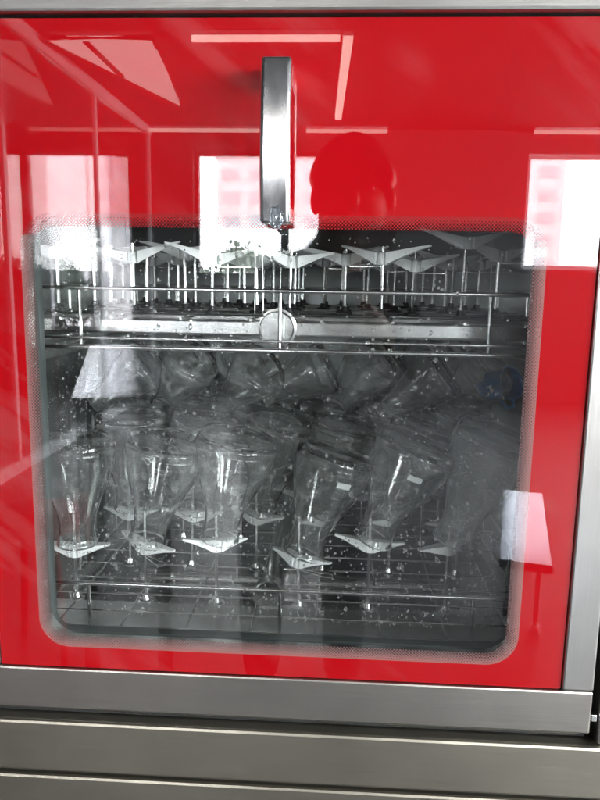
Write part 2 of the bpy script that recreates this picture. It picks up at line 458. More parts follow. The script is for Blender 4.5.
# ------------------------------------------------------------------ builders
class MB:
    """collects shapes that become one mesh"""
    def __init__(self):
        self.v, self.f = [], []

    def add(self, vs, fs):
        o = len(self.v)
        self.v += [tuple(p) for p in vs]
        self.f += [tuple(i + o for i in q) for q in fs]
        return self

    def box(self, x0, x1, y0, y1, z0, z1):
        vs = [(x, y, z) for x in (x0, x1) for y in (y0, y1) for z in (z0, z1)]
        return self.add(vs, [(0, 1, 3, 2), (4, 6, 7, 5), (0, 4, 5, 1), (2, 3, 7, 6), (0, 2, 6, 4), (1, 5, 7, 3)])

    def tube(self, pts, r, n=8, closed=False):
        pts = [Vector(p) for p in pts]
        k = len(pts)
        rs = r if isinstance(r, (list, tuple)) else [r] * k
        rings, prev = [], None
        for i, p in enumerate(pts):
            a = pts[(i - 1) % k] if (closed or i) else pts[0]
            b = pts[(i + 1) % k] if (closed or i < k - 1) else pts[-1]
            t = (b - a).normalized()
            if prev is None:
                h = Vector((0, 0, 1)) if abs(t.z) < 0.9 else Vector((1, 0, 0))
                nx = t.cross(h).normalized()
            else:
                nx = (prev - t * prev.dot(t)).normalized()
            prev = nx
            by = t.cross(nx)
            rings.append([p + (nx * math.cos(2 * PI * j / n) + by * math.sin(2 * PI * j / n)) * rs[i] for j in range(n)])
        vs = [q for ring in rings for q in ring]
        fs = []
        for i in range(k if closed else k - 1):
            a, b = i * n, ((i + 1) % k) * n
            fs += [(a + j, a + (j + 1) % n, b + (j + 1) % n, b + j) for j in range(n)]
        if not closed:
            fs += [tuple(range(n - 1, -1, -1)), tuple((k - 1) * n + j for j in range(n))]
        return self.add(vs, fs)

    def lathe(self, prof, n=32, close=False, origin=(0, 0, 0)):
        """prof: (r, z) from one end to the other; r == 0 makes a pole"""
        vs, idx = [], []
        for (r, z) in prof:
            if r <= 1e-9:
                idx.append([len(vs)] * n)
                vs.append((origin[0], origin[1], origin[2] + z))
            else:
                idx.append(list(range(len(vs), len(vs) + n)))
                vs += [(origin[0] + r * math.cos(2 * PI * j / n), origin[1] + r * math.sin(2 * PI * j / n), origin[2] + z) for j in range(n)]
        fs = []
        k = len(prof)
        for i in range(k if close else k - 1):
            a, b = idx[i], idx[(i + 1) % k]
            for j in range(n):
                q = [a[j], a[(j + 1) % n], b[(j + 1) % n], b[j]]
                u = []
                for w in q:
                    if w not in u:
                        u.append(w)
                if len(u) > 2:
                    fs.append(tuple(u))
        return self.add(vs, fs)

    def prism(self, outline, axis_fn, d0, d1):
        """outline: 2-D points; axis_fn(u, v, d) -> 3-D"""
        n = len(outline)
        vs = [axis_fn(u, v, d0) for u, v in outline] + [axis_fn(u, v, d1) for u, v in outline]
        fs = [tuple(range(n)), tuple(range(2 * n - 1, n - 1, -1))]
        fs += [(i, i + n, (i + 1) % n + n, (i + 1) % n) for i in range(n)]
        return self.add(vs, fs)

    def ring(self, outer, inner, y0, y1):
        """flat ring in the x-z plane between two outlines with the same count, y0..y1 thick"""
        n = len(outer)
        vs = [(x, y0, z) for x, z in outer] + [(x, y0, z) for x, z in inner] + [(x, y1, z) for x, z in outer] + [(x, y1, z) for x, z in inner]
        fs = []
        for i in range(n):
            j = (i + 1) % n
            fs += [(i, j, n + j, n + i), (2 * n + j, 2 * n + i, 3 * n + i, 3 * n + j), (j, i, 2 * n + i, 2 * n + j), (n + i, n + j, 3 * n + j, 3 * n + i)]
        return self.add(vs, fs)

    def mesh(self, name, material, smooth=None):
        me = bpy.data.meshes.new(name)
        me.from_pydata(self.v, [], self.f)
        bm = bmesh.new()
        bm.from_mesh(me)
        bmesh.ops.recalc_face_normals(bm, faces=bm.faces)
        bm.to_mesh(me)
        bm.free()
        me.materials.append(material)
        if smooth is not None:
            for p in me.polygons:
                p.use_smooth = True
            try:
                me.set_sharp_from_angle(angle=R(smooth))
            except Exception:
                pass
        return me

    def build(self, name, material, parent=None, smooth=None, bevel=0.0, loc=None):
        return link(name, self.mesh(name, material, smooth), parent, bevel, loc)

def link(name, me, parent=None, bevel=0.0, loc=None):
    o = bpy.data.objects.new(name, me)
    C.objects.link(o)
    if parent:
        o.parent = parent
    if loc:
        o.location = loc
    if bevel:
        b = o.modifiers.new("bevel", 'BEVEL')
        b.width = bevel
        b.segments = 2
        b.limit_method = 'ANGLE'
        b.angle_limit = R(40)
    return o

def empty(name, loc=(0, 0, 0), rz=0.0):
    o = bpy.data.objects.new(name, None)
    o.empty_display_size = 0.1
    C.objects.link(o)
    o.location = loc
    o.rotation_euler = (0, 0, rz)
    return o

def tag(o, label=None, cat=None, group=None, kind=None):
    for k, v in (("label", label), ("category", cat), ("group", group), ("kind", kind)):
        if v:
            o[k] = v
    return o

def copy_tree(o, parent=None):
    c = o.copy()
    C.objects.link(c)
    if parent:
        c.parent = parent
    for ch in list(o.children):
        copy_tree(ch, c)
    return c

def rrect(cx, cz, hx, hz, r, n=8):
    pts = []
    for (sx, sz, a0) in ((1, 1, 0), (-1, 1, 90), (-1, -1, 180), (1, -1, 270)):
        for i in range(n + 1):
            a = R(a0 + 90.0 * i / n)
            pts.append((cx + sx * (hx - r) + r * math.cos(a), cz + sz * (hz - r) + r * math.sin(a)))
    return pts

def arc(c, r, a0, a1, n, f):
    return [f(c[0] + r * math.cos(R(a0 + (a1 - a0) * i / n)), c[1] + r * math.sin(R(a0 + (a1 - a0) * i / n))) for i in range(n + 1)]

# ------------------------------------------------------------------ the room that the door mirrors
CEIL = 2.74
fl = MB().box(-4.6, 4.2, BACK_Y, 0.75, -0.1, 0.0).build("floor", M['floor'])
tag(fl, "plain grey floor of the room", "floor", kind="structure")
ce = MB().box(-4.6, 4.2, BACK_Y, 0.75, CEIL, CEIL + 0.1).build("ceiling", M['ceil'])
tag(ce, "plain pale ceiling of the room", "ceiling", kind="structure")
bw = MB()
xs = -4.7
for (x0, x1, z0, z1) in WINS:
    bw.box(xs, x0, BACK_Y - 0.2, BACK_Y, -0.1, CEIL + 0.1)
    bw.box(x0, x1, BACK_Y - 0.2, BACK_Y, -0.1, z0)
    bw.box(x0, x1, BACK_Y - 0.2, BACK_Y, z1, CEIL + 0.1)
    xs = x1
bw.box(xs, 4.3, BACK_Y - 0.2, BACK_Y, -0.1, CEIL + 0.1)
tag(bw.build("back_wall", M['wall']), "painted wall with three bright windows, mirrored in the door", "wall", kind="structure")
tag(MB().box(-4.7, -4.6, BACK_Y, 0.75, -0.1, CEIL + 0.1).build("side_wall", M['wall']), "plain painted wall beyond the glass partition", "wall", kind="structure")
sw = MB()
ys = 0.75
for (y0, y1, z0, z1) in ADDED_SIDE_WINS:
    sw.box(4.2, 4.3, y1, ys, -0.1, CEIL + 0.1).box(4.2, 4.3, y0, y1, -0.1, z0).box(4.2, 4.3, y0, y1, z1, CEIL + 0.1)
    ys = y0
sw.box(4.2, 4.3, BACK_Y, ys, -0.1, CEIL + 0.1)
tag(sw.build("side_wall", M['wall']), "painted side wall with two added daylight windows, away from the partition", "wall", kind="structure")
tag(MB().box(-4.6, 4.2, 0.75, 0.85, -0.1, CEIL + 0.1).build("front_wall", M['wall']), "painted wall behind the washing machine", "wall", kind="structure")

WL = ["tall window beyond the glass partition, mirrored in the door",
      "wide window with one dark mullion, mirrored beside the person",
      "wide window with low treetops, mirrored at the door's right edge"]
for i, (x0, x1, z0, z1) in enumerate(WINS):
    w = empty("window", ((x0 + x1) / 2, BACK_Y, z0))
    tag(w, WL[i], "window", "windows in the far wall")
    hx, h = (x1 - x0) / 2, z1 - z0
    f = MB()
    t = 0.045
    f.box(-hx, -hx + t, -0.16, -0.08, 0, h).box(hx - t, hx, -0.16, -0.08, 0, h)
    f.box(-hx + t, hx - t, -0.16, -0.08, 0, t).box(-hx + t, hx - t, -0.16, -0.08, h - t, h)
    f.build("frame", M['trim'] if i == 1 else M['white'], w)
    if i == 1:
        MB().box(hx - 0.55, hx - 0.47, -0.17, -0.07, t, h - t).build("mullion", M['trim'], w)
    elif i == 0:
        MB().box(-0.02, 0.02, -0.15, -0.09, t, h - t).build("mullion", M['white'], w)
    MB().box(-hx + t, hx - t, -0.123, -0.119, t, h - t).build("pane", M['room_pane'], w)

for i, (y0, y1, z0, z1) in enumerate(ADDED_SIDE_WINS):  # windows added outside the mirrored view to brighten door and chamber
    w = empty("window", (4.2, (y0 + y1) / 2, z0))
    tag(w, ("unseen side window added nearer the washer, to brighten door and chamber", "unseen side window added farther from the washer, for more daylight")[i], "window", "added daylight windows in the side wall")
    hy, h, t = (y1 - y0) / 2, z1 - z0, 0.045
    MB().box(0.03, 0.08, -hy, -hy + t, 0, h).box(0.03, 0.08, hy - t, hy, 0, h).box(0.03, 0.08, -hy + t, hy - t, 0, t).box(0.03, 0.08, -hy + t, hy - t, h - t, h).build("frame", M['white'], w)
    MB().box(0.053, 0.057, -hy + t, hy - t, t, h - t).build("pane", M['room_pane'], w)

pt = empty("glass_partition", (-1.97, -3.6, 0))
tag(pt, "tinted glass partition beside the aisle, mirrored at the door's left", "partition")
MB().box(-0.006, 0.006, -3.05, 1.8, 0.08, CEIL - 0.09).build("pane", M['partition'], pt)
MB().box(-0.03, 0.03, -3.05, 1.8, CEIL - 0.085, CEIL - 0.003).build("head_rail", M['white'], pt)
MB().box(-0.03, 0.03, -3.05, 1.8, 0.002, 0.08).build("floor_rail", M['white'], pt)
for yy in (-3.0, -1.4, 0.2, 1.75):
    MB().box(-0.02, 0.02, yy - 0.02, yy + 0.02, 0.082, CEIL - 0.088).build("post", M['white'], pt)

def lamp(label, a, b, w, material, z=CEIL - 0.03):
    o = empty("ceiling_lamp", (0, 0, 0))
    tag(o, label, "ceiling lamp", "strip lamps under the ceiling")
    a, b = Vector((*a, z)), Vector((*b, z))
    d = (b - a).normalized()
    s = Vector((-d.y, d.x, 0)) * w / 2
    q = [a - s, a + s, b + s, b - s]
    vs = [p + Vector((0, 0, k)) for k in (-0.03, 0.0) for p in q]
    fs = [(0, 1, 2, 3), (7, 6, 5, 4), (0, 4, 5, 1), (1, 5, 6, 2), (2, 6, 7, 3), (3, 7, 4, 0)]
    MB().add(vs, fs).build("diffuser", material, o)
    s2 = s * 1.15
    q = [a - s2, a + s2, b + s2, b - s2]
    vs = [p + Vector((0, 0, k)) for k in (0.002, 0.028) for p in q]
    MB().add(vs, fs).build("housing", M['white'], o)
    return o
lamp("strip lamp lying across the aisle, the nearest one", (-0.95, -3.9), (-0.02, -3.9), 0.036, M['lamp'])
lamp("strip lamp running lengthwise along the aisle", (0.03, -3.9), (-0.03, -6.0), 0.058, M['lamp'])
lamp("strip lamp above the wide window with the mullion", (-2.0, -6.55), (-0.75, -6.55), 0.034, M['lamp_dim'])
lamp("short strip lamp on the wall between two windows", (-0.35, -6.55), (0.46, -6.55), 0.034, M['lamp_dim'])
lamp("strip lamp above the window with low treetops", (1.9, -6.55), (3.4, -6.55), 0.034, M['lamp_dim'])
sl = empty("ceiling_light_panel", (0, 0, 0))
tag(sl, "pale triangular light panel set in the ceiling by the partition", "light panel")
MB().prism([(-1.90, -3.92), (-1.20, -3.92), (-1.40, -5.6)], lambda u, v, d: (u, v, d), CEIL - 0.045, CEIL - 0.02).build("diffuser", M['sky_panel'], sl)
MB().tube([(-1.90, -3.92, CEIL - 0.03), (-1.20, -3.92, CEIL - 0.03), (-1.40, -5.6, CEIL - 0.03)], 0.022, 6, True).build("frame", M['trim'], sl)
MB().box(-1.66, -1.62, -4.7, -3.94, CEIL - 0.055, CEIL - 0.046).build("glazing_bar", M['trim'], sl)

# things standing in the room, seen only as reflections in the glass
bn = empty("lab_bench", (-0.78, -1.75, 0), R(-18))
tag(bn, "steel bench with a shiny top, mirrored as a pale slab at the lower left", "bench")
MB().box(-0.13, 0.13, -0.75, 0.75, 0.87, 0.90).build("worktop", M['bench_steel'], bn, bevel=0.004)
for sx in (-0.10, 0.10):
    for sy in (-0.70, 0.70):
        MB().box(sx - 0.02, sx + 0.02, sy - 0.02, sy + 0.02, 0, 0.87).build("leg", M['trim'], bn)
wb = empty("steel_trolley", (0.745, -1.9, 0), R(14))
tag(wb, "low steel trolley with a shiny top, mirrored as a pale square at the lower right", "trolley")
MB().box(-0.085, 0.085, -0.42, 0.42, 0.27, 0.30).build("top", M['bright_steel'], wb, bevel=0.003)
for sx in (-0.05, 0.05):
    for sy in (-0.34, 0.30):
        MB().box(sx - 0.008, sx + 0.008, sy - 0.008, sy + 0.008, 0.03, 0.27).lathe([(0, 0), (0.02, 0), (0.02, 0.028), (0, 0.028)], 12, origin=(sx, sy, 0)).build("leg", M['white'], wb)
st = empty("stool", (-0.93, -1.35, 0))
tag(st, "red round stool, mirrored at the lower left of the glass", "stool")
MB().lathe([(0, 0.43), (0.15, 0.43), (0.165, 0.438), (0.165, 0.455), (0.15, 0.465), (0, 0.467)], 32).build("seat", M['red_plastic'], st, smooth=40)
for a in (45, 135, 225, 315):
    MB().tube([(0.12 * math.cos(R(a)), 0.12 * math.sin(R(a)), 0.43), (0.17 * math.cos(R(a)), 0.17 * math.sin(R(a)), 0.0)], 0.013, 8).build("leg", M['red_plastic'], st, smooth=40)

# outside the windows
gd = MB().box(-400, 400, -500, -7.6, -8.4, -8.0).build("ground", M['ground'])
tag(gd, "pale open ground outside the windows", "ground", kind="structure")
def tower(label, x0, x1, y, ztop, seed):
    b = empty("apartment_building", ((x0 + x1) / 2, y, -8.0))
    tag(b, label, "building", "buildings outside the windows")
    hx = (x1 - x0) / 2
    MB().box(-hx, hx, -12, 0, 0, ztop + 8).build("wall", M['facade'], b)
    MB().box(-hx - 0.3, hx + 0.3, -12.3, 0.3, ztop + 8.003, ztop + 8.7).build("roof", M['facade'], b)
    wme = MB().box(-1.1, 1.1, 0.003, 0.12, -0.75, 0.75).mesh("window", M['facade_glass'])
    n = int((2 * hx) // 3.6)
    z = ztop + 8 - 2.2
    while z > 8:
        for i in range(n):
            o = link("window", wme, b)
            o.location = (-hx + (i + 0.5) * 2 * hx / n, 0, z)
        z -= 3.1
tower("pale apartment block seen through the window with the mullion", -17, 6, -98, 18.0, 1)
tower("pale apartment block seen at the side of the treetop window", 22, 31, -100, 19.0, 2)
tower("pale apartment block seen beyond the glass partition", -43, -28, -100, 18.5, 3)

def tree(label, x, y, top, rad, seed):
    rnd = random.Random(seed)
    t = empty("tree", (x, y, -8.0))
    tag(t, label, "tree", "trees outside the windows")
    h = top + 8
    tk = MB().tube([(0, 0, 0), (0.1, 0, h * 0.35), (0.0, 0.1, h * 0.8)], [0.28, 0.2, 0.06], 7)
    for k in range(5):
        a = rnd.uniform(0, 6.28)
        z = h * rnd.uniform(0.35, 0.6)
        tk.tube([(0, 0, z), (math.cos(a) * rad * .4, math.sin(a) * rad * .4, z + h * .13), (math.cos(a) * rad * .75, math.sin(a) * rad * .75, z + h * .2)], [0.1, 0.06, 0.02], 5)
    tk.build("trunk", M['bark'], t)
    lf = MB()
    cl = [(Vector((rnd.gauss(0, .45) * rad, rnd.gauss(0, .45) * rad, h * rnd.uniform(.55, .95))), rnd.uniform(.28, .55) * rad) for _ in range(14)]
    for _ in range(6500):
        c, rr = rnd.choice(cl)
        p = c + Vector((rnd.gauss(0, .34), rnd.gauss(0, .34), rnd.gauss(0, .30))) * rr
        p.z = min(p.z, h)
        a = Vector((rnd.gauss(0, 1), rnd.gauss(0, 1), rnd.gauss(0, 1))).normalized() * .13
        b = a.cross(Vector((rnd.gauss(0, 1), rnd.gauss(0, 1), rnd.gauss(0, 1)))).normalized() * .09
        lf.add([p - a, p + b, p + a, p - b], [(0, 1, 2, 3)])
    lf.build("crown", M['leaf'], t)
TL = [(-5.6, -33, 3.3, 2.1, "rounded tree at the lower left corner of the mullioned window"),
      (-7.6, -36, 2.2, 1.6, "low tree just left of the rounded tree"),
      (-1.6, -34, 2.7, 1.9, "low tree seen beside the person's shoulder"),
      (-13.4, -34, 2.4, 2.0, "tree seen through the window beyond the partition"),
      (11.5, -40, 2.4, 2.2, "first treetop in the treetop window"),
      (15.0, -42, 2.9, 2.3, "second and taller treetop in the treetop window"),
      (18.5, -41, 2.6, 2.3, "treetop at the far end of the treetop window")]
for i, (x, y, top, rad, lb) in enumerate(TL):
    tree(lb, x, y, top, rad, 20 + i)

# ------------------------------------------------------------------ the person taking the photograph (seen mirrored)
def skinned(name, joints, edges, material, parent=None, root=0, sub=2):
    me = bpy.data.meshes.new(name)
    me.from_pydata([j[0] for j in joints], edges, [])
    o = link(name, me, parent)
    md = o.modifiers.new("skin", 'SKIN')
    md.use_smooth_shade = True
    sk = me.skin_vertices[0].data
    for i, j in enumerate(joints):
        r = j[1]
        sk[i].radius = r if isinstance(r, tuple) else (r, r)
        sk[i].use_root = (i == root)
    ss = o.modifiers.new("smooth", 'SUBSURF')
    ss.levels = ss.render_levels = sub
    me.materials.append(material)
    return o

pr = empty("person", (-0.06, -1.12, 0.0))
tag(pr, "person in a dark jacket holding up a phone, mirrored in the door", "person")
def L_(p):   # world to the person's own space
    return (p[0] + 0.06, p[1] + 1.12, p[2])
J = [((-0.08, -1.10, 0.80), (0.115, 0.085)),    # 0 pelvis
     ((-0.07, -1.06, 1.00), (0.11, 0.08)),      # 1 waist
     ((-0.04, -0.99, 1.14), (0.125, 0.088)),      # 2 chest
     ((0.00, -0.93, 1.275), (0.06, 0.06)),      # 3 neck base
     ((0.02, -0.895, 1.31), (0.074, 0.07)),     # 4 neck
     ((0.028, -0.865, 1.345), (0.079, 0.082)),    # 5 head low
     ((0.03, -0.87, 1.425), (0.084, 0.098)),    # 6 head high
     ((-0.21, -0.99, 1.14), 0.055), ((-0.34, -0.95, 0.98), 0.044), ((-0.10, -0.80, 1.08), 0.034), ((-0.065, -0.745, 1.13), 0.026),   # left arm
     ((0.14, -0.97, 1.165), 0.055), ((0.22, -0.93, 1.00), 0.044), ((0.11, -0.79, 1.08), 0.034), ((0.068, -0.745, 1.13), 0.026),      # right arm
     ((-0.16, -1.10, 0.74), 0.075), ((-0.19, -1.08, 0.42), 0.060), ((-0.19, -1.12, 0.07), 0.042), ((-0.20, -1.00, 0.035), 0.036),
     ((0.01, -1.10, 0.74), 0.075), ((0.04, -1.07, 0.42), 0.060), ((0.04, -1.12, 0.07), 0.042), ((0.05, -1.00, 0.035), 0.036)]
J = [(L_(p), r) for p, r in J]
E_ = [(0, 1), (1, 2), (2, 3), (3, 4), (4, 5), (5, 6), (2, 7), (7, 8), (8, 9), (9, 10), (2, 11), (11, 12), (12, 13), (13, 14),
      (0, 15), (15, 16), (16, 17), (17, 18), (0, 19), (19, 20), (20, 21), (21, 22)]
# fingers: own short chains rooted inside the palms, closing on the phone's edges
def fingers(palm, sx):
    for k in range(4):
        z = 1.115 + 0.017 * k
        ln = (0.85, 1.0, 1.05, 0.95)[k]
        base = len(J)
        pts = [((palm[0], palm[1], z), 0.011), ((palm[0] - sx * 0.004, palm[1] + 0.012, z + 0.002), 0.0095),
               ((palm[0] - sx * 0.014 * ln, palm[1] + 0.018, z + 0.004), 0.0085), ((palm[0] - sx * 0.028 * ln, palm[1] + 0.013, z + 0.005), 0.0075)]
        for p, r in pts:
            J.append((L_(p), r))
        E_.append((10 if sx < 0 else 14, base))
        for q in range(3):
            E_.append((base + q, base + q + 1))
    base = len(J)
    for p, r in [((palm[0] - sx * 0.004, palm[1] - 0.012, 1.14), 0.012), ((palm[0] - sx * 0.02, palm[1] - 0.016, 1.155), 0.0095), ((palm[0] - sx * 0.035, palm[1] - 0.014, 1.163), 0.0085)]:
        J.append((L_(p), r))
    E_.append((10 if sx < 0 else 14, base))
    E_.extend([(base, base + 1), (base + 1, base + 2)])
fingers((-0.052, -0.738), -1)
fingers((0.055, -0.738), 1)
skinned("body", J, E_, M['skin'], pr)
# clothes: a little larger than the body
jk = [(J[0][0], (0.185, 0.135)), (J[1][0], (0.180, 0.127)), (J[2][0], (0.200, 0.135)), (J[3][0], (0.088, 0.085)),
      (J[7][0], 0.070), (J[8][0], 0.060), (L_((-0.078, -0.768, 1.112)), 0.042), (J[11][0], 0.075), (J[12][0], 0.060), (L_((0.085, -0.768, 1.112)), 0.042), (L_((-0.075, -1.10, 0.42)), (0.215, 0.155))]
skinned("jacket", jk, [(0, 1), (1, 2), (2, 3), (2, 4), (4, 5), (5, 6), (2, 7), (7, 8), (8, 9), (0, 10)], M['jacket'], pr)
tr_ = [(J[0][0], (0.16, 0.122)), (J[15][0], 0.100), (J[16][0], 0.072), (J[17][0], 0.056), (J[19][0], 0.100), (J[20][0], 0.072), (J[21][0], 0.056)]
skinned("trousers", tr_, [(0, 1), (1, 2), (2, 3), (0, 4), (4, 5), (5, 6)], M['trousers'], pr)
for sx, bx in ((-1, -0.2), (1, 0.05)):
    skinned("shoe", [(L_((bx - .005, -1.15, 0.035)), 0.036), (L_((bx, -1.05, 0.034)), 0.040), (L_((bx + .005, -0.96, 0.028)), 0.034)], [(0, 1), (1, 2)], M['black'], pr)
# head details
hp = L_((0.03, -0.87, 1.40))
def blob(name, c, rx, ry, rz, material, wob=0.0, seed=1, cut=None, taper=0.0):
    bm = bmesh.new()
    bmesh.ops.create_icosphere(bm, subdivisions=4, radius=1)
    rnd = random.Random(seed)
    ph = [rnd.uniform(0, 6.28) for _ in range(6)]
    for v in bm.verts:
        k = 1 + wob * (math.sin(7 * v.co.x + ph[0]) + math.sin(9 * v.co.z + ph[1]) + math.sin(11 * v.co.y + ph[2])) / 3
        tp_ = 1.0 + taper * min(0.0, v.co.z)
        v.co = Vector((v.co.x * rx * k * tp_, v.co.y * ry * k, v.co.z * rz * k))
    if cut:
        bmesh.ops.delete(bm, geom=[v for v in bm.verts if cut(v.co)], context='VERTS')
    me = bpy.data.meshes.new(name)
    bm.to_mesh(me)
    bm.free()
    for p in me.polygons:
        p.use_smooth = True
    me.materials.append(material)
    return link(name, me, pr, loc=c)
blob("hair", (hp[0] - 0.002, hp[1] - 0.018, hp[2] + 0.022), 0.094, 0.108, 0.102, M['hair'], 0.035, 4,
     cut=lambda c: c.z < -0.045 + 0.4 * max(0.0, c.y) or (c.y > 0.062 and c.z < 0.03), taper=0.22)
for sx in (-1, 1):
    blob("ear", (hp[0] + sx * 0.082, hp[1] - 0.005, hp[2] - 0.02), 0.012, 0.02, 0.032, M['skin'])
    blob("eye", (hp[0] + sx * 0.03, hp[1] + 0.079, hp[2] - 0.005), 0.012, 0.010, 0.009, M['hair'])
    blob("eyebrow", (hp[0] + sx * 0.032, hp[1] + 0.084, hp[2] + 0.016), 0.020, 0.006, 0.004, M['hair'])
blob("nose", (hp[0], hp[1] + 0.088, hp[2] - 0.03), 0.013, 0.018, 0.022, M['skin'])
blob("mouth", (hp[0], hp[1] + 0.074, hp[2] - 0.062), 0.022, 0.008, 0.006, plain("lips", (0.35, 0.12, 0.1), 0.5))
MB().prism([(0.012, 0.005), (0.095, 0.03), (0.085, -0.05), (0.02, -0.06)], lambda u, v, d: (hp[0] + u, hp[1] - 0.02 + d, hp[2] - 0.10 + v), 0.085, 0.092).build("collar", M['shirt'], pr)
ph_ = empty("smartphone", (0, -0.716, 1.135))
tag(ph_, "dark smartphone held upright by the mirrored person", "phone")
MB().prism(rrect(0, 0, 0.036, 0.076, 0.009), lambda u, v, d: (u, d, v), -0.004, 0.004).build("body", M['black'], ph_, smooth=40)
MB().prism(rrect(0, 0, 0.033, 0.072, 0.007), lambda u, v, d: (u, d, v), -0.0052, -0.0042).build("screen", plain("phone_screen", (0.03, 0.03, 0.035), 0.1), ph_)
MB().prism([(0.010 * math.cos(i * PI / 8), 0.065 + 0.006 * math.sin(i * PI / 8)) for i in range(16)], lambda u, v, d: (u, d, v), 0.0042, 0.0055).build("lens", M['gasket'], ph_)

# ------------------------------------------------------------------ the washing machine
GX0, GX1, GZ0, GZ1 = -0.368, 0.2525, 0.770, 1.446     # red glass
FX0, FX1, FZ0 = -0.402, 0.2870, 0.7190                # steel door frame
BX0, BX1 = -0.452, 0.337                              # cabinet
wm = empty("glass_washer", (0, 0, 0))
tag(wm, "stainless steel laboratory glassware washer with a red glass door", "washing machine")

dr = MB()
dr.box(FX0, FX1, -0.003, 0.020, FZ0, GZ0 - 0.001)
door = dr.build("door", M['steel_h'], wm, bevel=0.0022)
MB().box(GX1 + 0.001, FX1, -0.003, 0.020, GZ0 - 0.0005, GZ1).build("frame_stile", M['steel_v'], door, bevel=0.0022)
MB().box(FX0, GX0 - 0.001, -0.003, 0.020, GZ0 - 0.0005, GZ1).build("frame_stile", M['steel_v'], door, bevel=0.0022)
n = 12
outer = rrect(WX, WZ, WHX, WHZ, WR, n)
inner = rrect(WX, WZ, WHX - FRIT, WHZ - FRIT, WR - FRIT * 0.8, n)
# red glass: rectangle with a rounded opening; the outer outline has the same count as the opening
oc = rrect((GX0 + GX1) / 2, (GZ0 + GZ1) / 2, (GX1 - GX0) / 2, (GZ1 - GZ0) / 2, 0.0022, n)
MB().ring(oc, outer, 0.0, 0.005).build("red_glass", M['red'], door)
fr = MB()
k = len(outer)
fr.add([(x, 0.0, z) for x, z in outer] + [(x, 0.0, z) for x, z in inner], [(i, (i + 1) % k, k + (i + 1) % k, k + i) for i in range(k)])
fr.build("dotted_border", M['frit'], door)
MB().add([(x, 0.0, z) for x, z in inner], [tuple(range(k))]).build("window_glass", M['pane'], door)
# door lining between the panes, inner pane and its gasket
ib = rrect(WX, WZ, WHX - 0.001, WHZ - 0.001, 0.02, n)
ob = rrect(WX, WZ, WHX + 0.02, WHZ + 0.02, 0.03, n)
MB().ring(ob, ib, 0.034, 0.046).build("inner_gasket", M['gasket'], door, smooth=30)
lin = MB()
o2 = rrect(WX, WZ + 0.001, WHX + 0.004, WHZ + 0.004, WR, n)
i2 = rrect(WX, WZ + 0.001, WHX + 0.0015, WHZ + 0.0015, WR, n)
lin.ring(o2, i2, 0.006, 0.0335)
lin.build("lining", M['chamber'], door, smooth=30)
MB().add([(x, 0.040, z) for x, z in rrect(WX, WZ, WHX - 0.001, WHZ - 0.001, 0.02, n)], [tuple(range(k))]).build("inner_pane", M['inner_pane'], door)
MB().ring(rrect((GX0 + GX1) / 2, (GZ0 + GZ1) / 2, (GX1 - GX0) / 2 + 0.02, (GZ1 - GZ0) / 2 + 0.015, 0.01, n), rrect(WX, WZ, WHX + 0.006, WHZ + 0.006, WR, n), 0.0065, 0.033).build("door_core", M['black'], door)

# handle: bowed flat chrome grip on two feet
hd = empty("handle", (-0.0600, 0, 1.328))
hd.parent = door
pts = []
H2 = 0.0735
for i in range(17):
    z = -H2 + 2 * H2 * i / 16
    pts.append((z, -0.046 + 0.010 * (z / H2) ** 2))
vs, fs = [], []
sec = [(-0.0142, 0.004), (-0.0125, 0.0), (0.0125, 0.0), (0.0142, 0.004), (0.0142, 0.011), (-0.0142, 0.011)]
for z, y in pts:
    vs += [(sx, y + dy, z) for sx, dy in sec]
ns = len(sec)
for i in range(len(pts) - 1):
    fs += [(i * ns + j, i * ns + (j + 1) % ns, (i + 1) * ns + (j + 1) % ns, (i + 1) * ns + j) for j in range(ns)]
fs += [tuple(range(ns - 1, -1, -1)), tuple((len(pts) - 1) * ns + j for j in range(ns))]
MB().add(vs, fs).build("grip", M['chrome'], hd, smooth=25, bevel=0.0022)
for sz in (-1, 1):
    MB().box(-0.0135, 0.0135, -0.030, -0.0008, sz * (H2 - 0.010) - 0.009, sz * (H2 - 0.010) + 0.009).build("foot", M['chrome'], hd, bevel=0.002)

bm = bmesh.new()
bmesh.ops.create_icosphere(bm, subdivisions=3, radius=1)
_r = random.Random(8)
for v in bm.verts:
    k_ = 1 + _r.uniform(-0.22, 0.22)
    v.co = Vector((v.co.x * 0.0062 * k_, v.co.y * 0.0035 * k_, v.co.z * 0.0105 * k_))
me_ = bpy.data.meshes.new("film_scrap")
bm.to_mesh(me_)
bm.free()
me_.materials.append(M['scrap'])
link("film_scrap", me_, hd, loc=(0.001, -0.0385, -0.068))

# cabinet around the door
tp = MB().box(BX0, BX1, -0.010, 0.62, 1.4485, 1.62).build("top_panel", M['steel_top'], wm, bevel=0.003)
MB().box(BX0, FX0 - 0.004, -0.002, 0.62, 0.706, 1.4475).build("side_panel", M['steel_v'], wm, bevel=0.003)
MB().box(FX1 + 0.009, BX1, -0.002, 0.62, 0.706, 1.4475).build("side_panel", M['steel_v'], wm, bevel=0.003)
MB().ring(rrect((FX0 + FX1) / 2, 1.077, (FX1 - FX0) / 2 + 0.006, 0.3705, 0.004, n), rrect((FX0 + FX1) / 2, 1.077, (FX1 - FX0) / 2 - 0.012, 0.355, 0.004, n), 0.0335, 0.044).box(FX0, FX1, 0.012, 0.0205, 0.7065, 0.7185).build("door_seal", M['black'], wm)
MB().tube([(FX0 - 0.002, 0.006, 0.7155), (FX1 - 0.008, 0.006, 0.7155)], 0.0022, 8).build("hinge_rod", M['wire'], wm, smooth=40)
MB().box(FX1 + 0.001, FX1 + 0.007, -0.001, 0.012, 0.733, 0.741).build("hinge_stop", M['wire'], wm, bevel=0.001)
